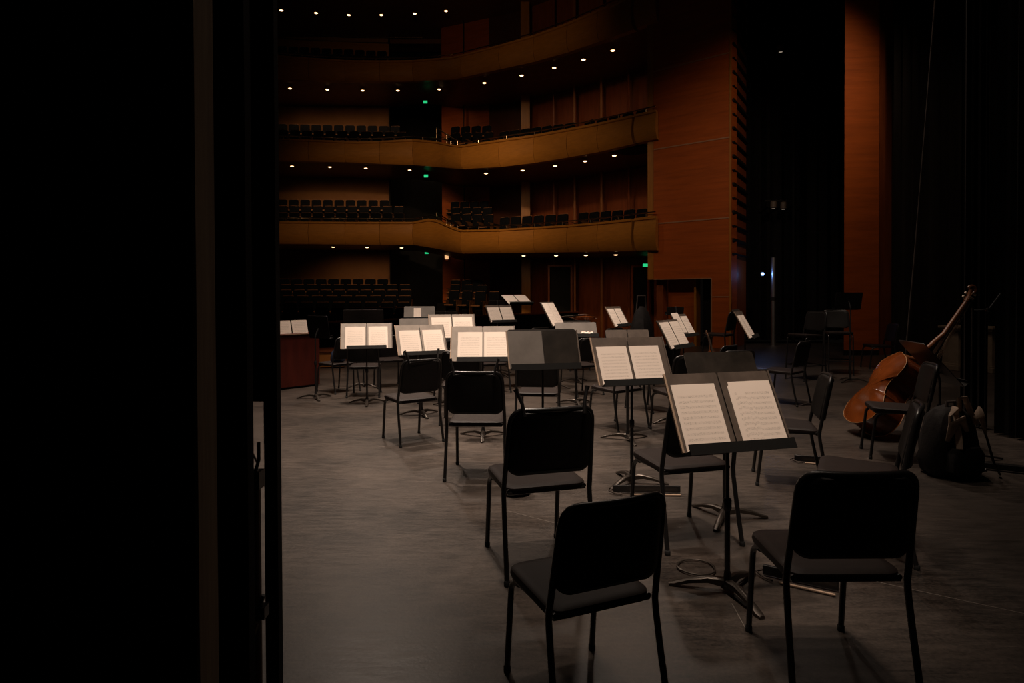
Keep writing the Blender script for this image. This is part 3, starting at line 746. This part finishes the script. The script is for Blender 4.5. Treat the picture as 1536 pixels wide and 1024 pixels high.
def seat_row(u0, D0, v0, u1, D1, v1, label, group, sp=.47, parent_floor='floor'):
    a, b = P(u0, v0, D0), P(u1, v1, D1)
    a2, b2 = Vector((a.x, a.y, 0)), Vector((b.x, b.y, 0)); d = b2 - a2; L = d.length; n = max(1, int(L / sp)); an = math.atan2(d.y, d.x)
    for i in range(n):
        t = (i + .5) / n; p = a.lerp(b, t)
        if not seat_used[0]: o = seat0; seat_used[0] = True
        else: o = copy_tree(seat0)
        o.location = (p.x, p.y, p.z - .95); o.rotation_euler = (0, 0, an)
        o['label'] = label; o['group'] = group
    q = Vector((-d.y, d.x, 0)).normalized()
    m = MB(); rs = []
    for p, e in ((a, -1), (b, 1)):
        c = p + d.normalized() * .25 * e
        rs.append([(c.x - q.x * .45, c.y - q.y * .45, p.z - .95), (c.x + q.x * .55, c.y + q.y * .55, p.z - .95), (c.x + q.x * .55, c.y + q.y * .55, p.z - 1.3), (c.x - q.x * .45, c.y - q.y * .45, p.z - 1.3)])
    m.rings(rs); 
    return m
def rows(lst, lab, grp, level):
    for i, r in enumerate(lst):
        nm = ('front', 'second', 'third', 'fourth', 'fifth', 'sixth', 'back')[i if i < len(lst) - 1 else 6] if len(lst) > 1 else 'only'
        m = seat_row(*r, lab % nm, grp % nm)
        struct('floor', m, blackpaint)
rows([(396, 17.4, 472, 612, 17.4, 472), (396, 18.7, 462, 614, 18.7, 462), (396, 20.0, 453.5, 616, 20, 453.5), (396, 21.3, 444, 617, 21.3, 444), (396, 22.6, 435, 618, 22.6, 435), (396, 23.9, 427, 616, 23.9, 427), (396, 25.2, 418.5, 582, 25.2, 418.5)],
     'dark blue theatre seat in the %s row of the stalls at left', '%s stalls row at left', None)
rows([(668, 23.6, 436, 748, 22.6, 438), (670, 24.9, 427, 730, 24.2, 428), (672, 26.2, 420, 722, 25.6, 420)], 'dark theatre seat in the %s row of the stalls right of the doorway', '%s stalls row right of the doorway', None)
rows([(396, 26.9, 318, 606, 26.9, 319), (396, 27.8, 308, 606, 27.8, 309), (396, 28.7, 298.5, 584, 28.7, 299.5)], 'dark blue theatre seat in the %s row of the lowest balcony at left', '%s row of the lowest balcony, left', 'lower')
rows([(396, 27.0, 193, 610, 27.0, 197), (396, 28.2, 184, 600, 28.2, 188)], 'dark blue theatre seat in the %s row of the middle balcony at left', '%s row of the middle balcony, left', 'middle')
rows([(396, 27.0, 75, 580, 27.0, 83), (396, 28.2, 66, 580, 28.2, 75)], 'dark theatre seat in the %s row of the topmost balcony at left', '%s row of the topmost balcony, left', 'upper')
rows([(672, 25.9, 320, 738, 24.8, 322), (672, 26.75, 311, 736, 25.65, 311), (672, 27.6, 302, 730, 26.6, 301)], 'dark theatre seat in the %s row of the lowest balcony corner box', '%s row of the lowest corner box', 'lower')
rows([(672, 26.1, 199, 738, 25.0, 197), (672, 27.1, 189, 735, 26.1, 187)], 'dark theatre seat in the %s row of the middle balcony corner box', '%s row of the middle corner box', 'middle')
rows([(745, 24.1, 326, 850, 22.4, 320), ], 'dark theatre seat along the front of the lowest side balcony, %s row', 'lowest side balcony, %s row left part', 'lower')
rows([(862, 22.2, 319, 968, 19.9, 312), ], 'dark theatre seat near the wooden tower in the lowest side balcony, %s row', 'lowest side balcony, %s row near the tower', 'lower')
rows([(745, 24.1, 197, 860, 22.2, 182), ], 'dark theatre seat along the front of the middle side balcony, %s row', 'middle side balcony, %s row', 'middle')
rows([(870, 22.0, 181, 968, 19.9, 162), ], 'dark theatre seat near the wooden tower in the middle side balcony, %s row', 'middle side balcony, %s row near the tower', 'middle')
# lighting balcony decks behind the fronts
for lv in BAL:
    us = [340 + 14 * i for i in range(47)]
    m = MB(); m.rings([[fr(lv, u)[0] + Vector((0, .1, .25)), Vector((wallpt(u).x, wallpt(u).y, fr(lv, u)[0].z + .25)), Vector((wallpt(u).x, wallpt(u).y, fr(lv, u)[0].z + .33)), fr(lv, u)[0] + Vector((0, .1, .33))] for u in us])
    struct('floor', m, blackpaint)

# ------------------------------------------------------------------ downlights and exit signs
dl0 = thing('downlight', 'x', 'ceiling light')
MB().lathe([(.10, 0), (.115, -.012), (.115, -.03), (.085, -.03), (.085, -.012)], 16).build('trim_ring', lamp_dim, dl0)
MB().lathe([(.001, -.052), (.05, -.05), (.078, -.034), (.08, -.014)], 16).build('lens', lamp_glow, dl0)
dl_used = [False]
def downlight(u, v, label, group, level=None, zfix=None, back=.75):
    if level:
        z = fr(level, u)[0].z + .03
    else: z = zfix
    d = ray(u, v); k = (z - .05 - CH) / d.z
    p = Vector((0, 0, CH)) + d * k
    if level:
        Df = interp(PLAN, u)[0]
        p = Vector((d.x / d.y * (Df + back), Df + back, z - .03))
    o = dl0 if not dl_used[0] else copy_tree(dl0)
    dl_used[0] = True
    p = p - Vector((0, 0, .02)); o.location = p; o['label'] = label; o['group'] = group; o.scale = (.85,) * 3
    return p
lights = []
for lv, lst, nm in (('lower', (497, 548, 600, 784, 833, 878, 923), 'lowest'), ('middle', (436, 493, 547, 613, 728, 783, 832, 877, 921), 'middle'), ('upper', (434, 490, 543, 596, 658, 726, 782, 831, 875, 919), 'topmost')):
    for u in lst:
        side = 'left' if u < 625 else 'right'
        p = downlight(u, 0, 'small round downlight under the %s balcony, %s part' % (nm, side), 'downlights under the %s balcony, %s part' % (nm, side), lv, back=1.0 if lv == 'upper' else .8)
        lights.append((p, lv, u))
for u, v in ((402, 10), (422, 14), (474, 18), (523, 21), (572, 21), (622, 19), (669, 15)):
    p = downlight(u, v, 'small round downlight in the high ceiling above the topmost balcony', 'downlights in the high ceiling', None, 13.3)
ex0 = None
for u, v, D, lab in ((640, 379, 29.5, 'green exit sign at stalls level above the dark doorway'), (639, 264, 26.9, 'green exit sign on the lowest balcony above the dark doorway'), (638, 153, 27.4, 'green exit sign on the middle balcony above the dark doorway'), (968, 398, 21.9, 'green exit sign by the wooden tower')):
    t = thing('exit_sign', lab, 'exit sign', P(u, v, D), 0, 'green exit signs')
    m = MB(); m.box((0, .03, 0), (.2, .05, .15)); m.build('housing', blackpaint, t, False)
    m = MB(); m.box((0, 0, 0), (.17, .02, .11)); m.build('lit_face', exit_green, t, False)
t = thing('wall_lamp', 'small glowing wall lamp right of the dark doorway', 'wall lamp', P(670, 385, 28.2), 0)
m = MB(); m.box((0, 0, 0), (.16, .1, .22)); m.build('shade', mat('sconce', (.9, .6, .3), .5, emit=(1, .55, .25), estr=.9), t, False, .02)
m = MB(); m.box((0, .08, -.02), (.1, .08, .3)); m.build('bracket', wood_dark, t, False)

# ------------------------------------------------------------------ panelled wooden tower at the right of the hall
TL, TR = G(972, 19.0), G(1097, 17.4)
dT = (TR - TL); LT = dT.length; dT.normalize(); nT = Vector((-dT.y, dT.x, 0))   # nT points away from the stage
angT = math.atan2(dT.y, dT.x)
def tpt(u):            # parameter along the tower face for picture column u
    r = ray(u, 446); k = (TL.x * dT.y - TL.y * dT.x) / (r.x * dT.y - r.y * dT.x)
    return (Vector((r.x * k, r.y * k, 0)) - TL).dot(dT)
def tz(u, v):
    s = tpt(u); q = TL + dT * s; return P(u, v, q.y).z
def tbox(m, s0, s1, z0, z1, off=0, th=.25):
    c = TL + dT * (s0 + s1) / 2 + nT * (off + th / 2)
    m.box((c.x, c.y, (z0 + z1) / 2), (s1 - s0, th, z1 - z0), Matrix.Rotation(angT, 3, 'Z'))
zb = tz(1035, 418); ztop = 12.0
tower = MB(); tbox(tower, tpt(980.5), LT, zb, ztop, 0, .4)
tbox(tower, tpt(1067), LT, 0, zb, 0, .4)
tower = struct('wall_tower', tower, wood_red)
m = MB(); tbox(m, -.02, tpt(980), zb, ztop, .02, .5); m.build('gold_edge', wood_gold, tower, False)
for vv in (93, 215, 331):
    z = tz(1038, vv); m = MB(); tbox(m, tpt(981), LT - .03, z - .018, z + .018, -.012, .03); m.build('seam_strip', seam, tower, False)
m = MB(); tbox(m, tpt(981), tpt(1067), zb - .012, zb + .012, -.012, .03); m.build('seam_strip', seam, tower, False)
z = tz(1080, 445); m = MB(); tbox(m, tpt(1068), LT - .03, z - .012, z + .012, -.012, .03); m.build('seam_strip', seam, tower, False)
m = MB(); tbox(m, LT - .05, LT, 0, ztop, -.015, .05); m.build('gold_edge', wood_gold, tower, False)
m = MB(); tbox(m, tpt(1066.5), tpt(1068), 0, zb, -.015, .05); m.build('seam_strip', seam, tower, False)
m = MB(); tbox(m, tpt(991), tpt(1037), 0, zb, .5, .1); m.build('inner_panel', wood_red, tower, False)
m = MB(); tbox(m, tpt(980), tpt(990), 0, zb, .2, .25); m.build('jamb', wood_dark, tower, False)
m = MB(); tbox(m, tpt(1034.5), tpt(1037.5), 0, zb, .3, .3); m.build('jamb', wood_gold, tower, False)
m = MB(); tbox(m, tpt(1037), tpt(1067), 0, zb, .8, .1); tag(m.build('door_3', blackpaint, None, False), kind='structure')
# ribbed return of the tower
m = MB(); q0 = TR + Vector((.01, .05, 0)); q1 = G(1119, 19.2)
m.rings([[(q0.x, q0.y, 0), (q0.x, q0.y + .2, 0), (q0.x, q0.y + .2, ztop), (q0.x, q0.y, ztop)], [(q1.x, q1.y, 0), (q1.x, q1.y + .2, 0), (q1.x, q1.y + .2, ztop), (q1.x, q1.y, ztop)]])
ret = struct('wall_return', m, wood_dark)
dq = (q1 - q0).normalized(); nq = Vector((dq.y, -dq.x, 0))
for i in range(26):
    z = 2.6 + i * .38
    c = (q0 + q1) / 2 + nq * .04
    m = MB(); m.box((c.x, c.y, z), ((q1 - q0).length, .08, .07 if i % 2 else .035), Matrix.Rotation(math.atan2(dq.y, dq.x), 3, 'Z')); m.build('rib_bar', blackpaint, ret, False)

# orange wooden pillar
PL, PR = G(1266, 15.4), G(1318, 15.4)
m = MB(); m.rings([[(PL.x, 15.4, z_), (PR.x, 15.4, z_), (PR.x + .2, 16.2, z_), (PL.x + .5, 16.2, z_)] for z_ in (0, 13)]); pil = struct('wall_pillar', m, wood_red)
c0 = G(1318.5, 15.42); c1 = G(1339, 15.6)
m = MB(); m.rings([[(c0.x, c0.y, 0), (c1.x, c1.y, 0), (c1.x, c1.y + .5, 0), (c0.x, c0.y + .5, 0)], [(c0.x, c0.y, 13), (c1.x, c1.y, 13), (c1.x, c1.y + .5, 13), (c0.x, c0.y + .5, 13)]])
m.build('side_panel', wood_dark, pil, False)  # darker wood paints in the shade of the pillar's return face
m = MB(); m.box(((PL.x + PR.x) / 2, 15.39, .06), (PR.x - PL.x + .02, .02, .12)); tag(m.build('baseboard_right', blackpaint, None, False), kind='structure')

# ------------------------------------------------------------------ drapes
def drape(u0, D0, u1, D1, z0, z1, folds, amp, label, m_=blackcloth, group='black stage drapes'):
    a, b = G(u0, D0), G(u1, D1); d = b - a; L = d.length; d = d.normalized(); q = Vector((-d.y, d.x, 0))
    m = MB(); rs = []; n = folds * 8
    for i in range(n + 1):
        s = i / n; p = a + d * L * s
        o1 = amp * math.sin(2 * PI * folds * s) + .3 * amp * math.sin(2 * PI * folds * 2.3 * s + 1)
        o2 = o1 * 1.25
        rs.append([p + q * o2 + Vector((0, 0, z0)), p + q * o1 + Vector((0, 0, z1)), p + q * (o1 + .012) + Vector((0, 0, z1)), p + q * (o2 + .012) + Vector((0, 0, z0))])
    m.rings(rs)
    return tag(m.build('stage_drape', m_), label, 'curtain', group)
drape(1120, 20.5, 1275, 20.5, 0.02, 12, 9, .12, 'black drape filling the dark opening between the wooden tower and the pillar')
drape(1336, 15.0, 1465, 13.2, 0.02, 12, 9, .10, 'black drape right of the orange pillar behind the double bass', greycloth)
drape(1441, 6.95, 1482, 6.8, 0.02, 6, 4, .05, 'narrow dark drape hanging right of the pale plinth', greycloth)
drape(1494, 6.6, 1640, 5.6, 0.02, 6, 9, .06, 'black drape at the right edge of the stage')
drape(1470, 12.5, 1700, 11, 0.02, 12, 10, .12, 'black drape far behind the right edge of the stage')
m = MB(); m.tube([P(1407, -60, 9.6), P(1390, 160, 9.6), P(1372, 380, 9.6), P(1357, 545, 9.6)], .012, 6)
tag(m.build('hanging_rope', strap_dark), 'thin grey rope hanging in front of the right black drape', 'rope')
# pale plinths
def plinth(u, D, label):
    c = G(u, D); t = thing('plinth', label, 'pedestal', c, .2, 'pale pedestals behind the drapes')
    m = MB(); m.box((0, 0, .05), (.46, .46, .10)); m.box((0, 0, .115), (.40, .40, .04)); m.build('base', pale_stone, t, False, .01)
    m = MB(); m.box((0, 0, .44), (.36, .36, .62), None, .86); m.build('shaft', pale_stone, t, False, .008)
    m = MB(); m.box((0, -.17, .44), (.18, .03, .46), Matrix.Rotation(-.06, 3, 'X')); m.build('raised_panel', pale_stone, t, False, .005)
    m = MB(); m.box((0, 0, .775), (.40, .40, .05)); m.box((0, 0, .82), (.46, .46, .045)); m.build('cap', pale_stone, t, False, .01)
plinth(1437, 12.3, 'pale tapered plinth visible left of the narrow dark drape')
plinth(1487, 11.9, 'pale plinth showing in the gap between the two right drapes')
# microphone stand
c = G(1459, 5.45); t = thing('microphone_stand', 'thin black microphone stand in front of the narrow dark drape', 'microphone stand', c, 0)
m = MB(); m.tube([(0, 0, .02), (0, 0, 1.32)], .010, 8); m.build('pole', metal_black, t)
hd = P(1483, 464, 5.45) - c; tp = P(1501, 440, 5.4) - c
m = MB(); m.tube([(0, 0, 1.30), hd, tp], .006, 8); m.build('boom_arm', silver, t)
m = MB(); m.tube([hd - Vector((.01, 0, .02)), hd + Vector((0, 0, .01))], .016, 8); m.build('clamp', metal_black, t)
for k in range(3):
    a_ = k * 2 * PI / 3 + .2
    m = MB(); m.tube([(0, 0, .07), (.32 * math.cos(a_), .32 * math.sin(a_), .012)], .009, 6); m.build('leg', metal_black, t)
# long low bar at the right edge
a, b = F(1474, 702), F(1545, 710); t = thing('floor_beam', 'long dark bar lying on the floor at the right edge beside the backpack', 'bar', (a + b) / 2, math.atan2((b - a).y, (b - a).x))
m = MB(); m.box((0, 0, .03), ((b - a).length + .1, .06, .05)); m.build('beam', metal_black, t, False, .006)
m = MB(); m.box((0, -.05, .006), ((b - a).length, .02, .012)); m.build('flange', desk_mat, t, False)

# work lights and blue running light in the wings
c = G(1190, 19.8); t = thing('lighting_boom', 'black vertical boom pole carrying small lamps in the dark opening', 'pole', c)
m = MB(); m.tube([(0, 0, 0), (0, 0, 10)], .05, 8); m.build('pole', blackpaint, t)
for z_ in (P(1170, 300, 19.8).z, P(1170, 65, 19.8).z):
    m = MB(); m.tube([(0, .0, z_), (0, .22, z_), (-.80, .22, z_)], .03, 8); m.build('cross_arm', metal_black, t)
for u, v, D, lab in ((1160, 308, 19.8, 'left one of two small lamps high in the dark opening'), (1175, 309, 19.8, 'right one of two small lamps high in the dark opening'), (1171, 73, 19.8, 'topmost small lamp in the dark opening')):
    t = thing('stage_lamp', lab, 'stage lamp', P(u, v, D), .2, 'small lamps in the dark opening')
    m = MB(); m.lathe([(.06, -.1), (.09, -.08), (.10, .1), (.06, .13)], 12); m.build('housing', mat('lamp_can', (.10, .075, .06), .5), t)
    m = MB(); m.lathe([(.001, -.105), (.055, -.103)], 12); m.build('lens', mat('dim_lens', (.5, .4, .3), .3, emit=(1, .8, .6), estr=.25), t)
    m = MB(); m.tube([(-.1, 0, .05), (-.1, 0, .2), (.1, 0, .2), (.1, 0, .05)], .012, 6); m.build('yoke', metal_black, t)
c = G(1160, 18.6); t = thing('scaffold_pole', 'pale vertical pole catching blue light in the dark opening', 'pole', c)
m = MB(); m.tube([(0, 0, 0), (0, 0, 2.55)], .075, 12); m.build('pipe', silver, t)
m = MB(); m.tube([(0, 0, 1.3), (0, 0, 1.4)], .09, 12); m.build('clamp', metal_black, t)
t = thing('running_light', 'small blue backstage lamp beside the pale pole', 'lamp', P(1144, 411, 18.7), 0)
m = MB(); m.lathe([(.03, -.04), (.045, 0), (.03, .04)], 10); m.build('bulb', mat('blue_bulb', (.3, .5, 1), .4, emit=(.35, .6, 1), estr=3), t)
m = MB(); m.box((0, .06, 0), (.09, .05, .14)); m.build('housing', blackpaint, t, False)

# ------------------------------------------------------------------ black masking flats on the left
def flat(name, u, D, th, xl, zt, label, m_, edge=None):
    x = (u - 768) / FPX * D
    t = thing(name, label, 'stage flat', (x, D, 0), 0, 'black masking flats at the left')
    m = MB(); m.box(((xl - x) / 2 - .004, th / 2, zt / 2), (x - xl - .008, th, zt)); m.build('panel', m_, t, False)
    if edge:
        m = MB(); m.box((-.004, th / 2, zt / 2), (.008, th - .004, zt)); m.build('board_edge', edge, t, False)
    return t
flat('masking_flat', 294, 1.50, .10, -3.2, 4.0, 'nearest black flat at the left edge with a bare brown board edge', blackpaint, raw_edge)
flat('masking_flat', 369, 1.95, .05, -3.2, 4.2, 'second black flat directly behind the flat with the brown edge', blackpaint, greycloth)
x = (414 - 768) / FPX * 2.3
t = thing('masking_post', 'tall narrow black post beside the empty floor at the left', 'post', (x, 2.3, 0), 0)
m = MB(); m.box((-.024, .02, 2.4), (.048, .04, 4.8)); m.build('post_body', blackpaint, t, False)
m = MB(); m.box((-.09, .03, 3.0), (.16, .03, 3.9)); m.build('black_cloth', blackcloth, t, False)
t = thing('stage_brace', 'grey upright brace with clamps in the gap between the black flat and post', 'stage brace', ((380 - 768) / FPX * 2.2, 2.2, 0), 0)
m = MB(); m.tube([(0, 0, .01), (0, 0, .78)], .019, 12); m.build('tube', mat('dull_alu', (.16, .12, .095), .5, .6), t)
m = MB(); m.box((0, 0, .80), (.05, .05, .06)); m.tube([(0, 0, .82), (.018, -.01, .87), (.018, -.01, .93)], .006, 6); m.build('clamp', metal_black, t, False)
m = MB(); m.box((.012, 0, .34), (.05, .045, .04)); m.tube([(.012, 0, .35), (.03, -.01, .40)], .007, 6); m.build('clamp', metal_black, t, False)
m = MB(); m.tube([(.01, -.03, .32), (-.05, -.05, .14)], .016, 8); m.build('diagonal_tube', mat('dull_alu', (.16, .12, .095), .5, .6), t)
m = MB(); m.tube([(.012, 0, .85), (-.06, .0, 1.0)], .004, 6); m.build('tie_line', strap_mat, t)

# ------------------------------------------------------------------ shell behind the camera and at the sides
m = MB(); m.box((14.2, 8, 6), (.3, 24, 12.5)); struct('wall_right', m, blackpaint)
m = MB(); m.box((3.5, -2.2, 6), (21, .3, 12.5)); struct('wall_back', m, blackpaint)
m = MB(); m.box((-7.2, 5, 6), (.3, 15, 12.5)); struct('wall_left', m, blackpaint)

# ------------------------------------------------------------------ lights
WARM = (1.0, .80, .65)
def spot(name, loc, tgt, power, ang=70, blend=.8, col=WARM, size=.25):
    l = bpy.data.lights.new(name, 'SPOT'); l.energy = power; l.color = col; l.spot_size = math.radians(ang); l.spot_blend = blend; l.shadow_soft_size = size
    o = bpy.data.objects.new(name, l); C.objects.link(o); o.location = loc
    o.rotation_euler = (Vector(tgt) - Vector(loc)).to_track_quat('-Z', 'Y').to_euler(); return o
def area(name, loc, tgt, power, sx, sy, col=WARM):
    l = bpy.data.lights.new(name, 'AREA'); l.energy = power; l.color = col; l.shape = 'RECTANGLE'; l.size = sx; l.size_y = sy
    o = bpy.data.objects.new(name, l); C.objects.link(o); o.location = loc
    o.rotation_euler = (Vector(tgt) - Vector(loc)).to_track_quat('-Z', 'Y').to_euler(); return o
spot('stage_spot', (-1.9, 7.6, 8.5), (-1.3, 7.2, 0), 3600, 56, 1)
spot('stage_spot', (.2, 3.4, 8.5), (.2, 4.9, 0), 1900, 40, 1)
spot('stage_spot', (1.1, 1.6, 8.0), (1.2, 3.4, .8), 1150, 22, 1)
spot('stage_spot', (1.6, 7.2, 9.0), (1.4, 7.8, .8), 2400, 55, 1)
spot('stage_spot', (-.6, 10.0, 9.5), (-.5, 11.0, 1), 2300, 55, 1)
spot('stage_spot', (-3.3, 9.4, 8.8), (-3.2, 10.6, .5), 1100, 32, 1)
spot('back_spot', (-3.2, 14.5, 9.5), (-1.8, 6.8, 0), 900, 40, 1)
spot('back_spot', (2.6, 14.0, 9.5), (2.0, 6.0, 0), 350, 45, 1)
spot('house_fill', (-1.5, 14.0, 9.2), (-3.8, 27, 2.0), 1600, 64, 1, (1, .66, .38))  # unseen spot added in place of stage light bouncing onto the balconies
spot('house_fill', (-3.5, 15.0, 9.2), (1.2, 23.5, 2.5), 700, 72, 1, (1, .66, .38))  # added spot, same stand-in bounce for the side balconies
spot('house_fill', (-2.5, 15.0, 10.5), (-1.2, 25, 9.5), 190, 90, 1, (1, .64, .36))  # weaker added spot, stand-in bounce for the topmost balcony
spot('tower_fill', (1.0, 10.5, 8.2), (5.6, 18, 1.8), 380, 70, 1, (1, .72, .5))  # unseen spot added to light the tower face
spot('stage_fill', (.6, 5.0, 8.8), (.4, 4.8, 0), 180, 125, 1)  # unseen wide spot added to lift the flat's dim board edge
spot('wing_fill', (3.0, 8.5, 8.5), (5.2, 11.0, .8), 900, 30, 1)  # unseen spot added to brighten the tall stools
spot('wing_fill', (4.0, 9.5, 8.5), (4.6, 8.0, 0), 330, 85, 1)  # unseen spot added to brighten the right of the stage
spot('wing_fill', (7.6, 11.0, 8.6), (6.5, 18.5, 4.5), 420, 60, 1, (1, .7, .45))  # unseen spot added to light the ribbed return
spot('pillar_fill', (5.5, 9.0, 8.5), (8.4, 15.4, 1.5), 190, 70, 1, (1, .72, .5))  # unseen spot added to brighten the pillar
spot('bass_fill', (.6, 6.2, 7.6), (3.9, 6.6, .6), 320, 22, 1)  # unseen narrow spot added to brighten the double bass
l = bpy.data.lights.new('blue_lamp', 'POINT'); l.energy = 3.0; l.color = (.2, .4, 1); l.shadow_soft_size = .05
o = bpy.data.objects.new('blue_lamp', l); C.objects.link(o); o.location = P(1144, 411, 18.45)
for p, lv, u in lights:
    e = 42 if u < 640 else 16
    spot('downlight_beam', (p.x, p.y + .25, p.z - .10), (p.x + (.5 if u > 700 else 0), p.y + 1.9, p.z - 3), e, 125, 1, (1, .62, .34), .06)

w = bpy.data.worlds.new('world'); S.world = w; w.use_nodes = True
w.node_tree.nodes['Background'].inputs[0].default_value = (1, .8, .65, 1)
w.node_tree.nodes['Background'].inputs[1].default_value = .0015
S.view_settings.view_transform = 'Standard'
try: S.view_settings.look = 'None'
except Exception: pass
S.view_settings.gamma = 1; S.view_settings.use_curve_mapping = False
S.view_settings.exposure = 0.0
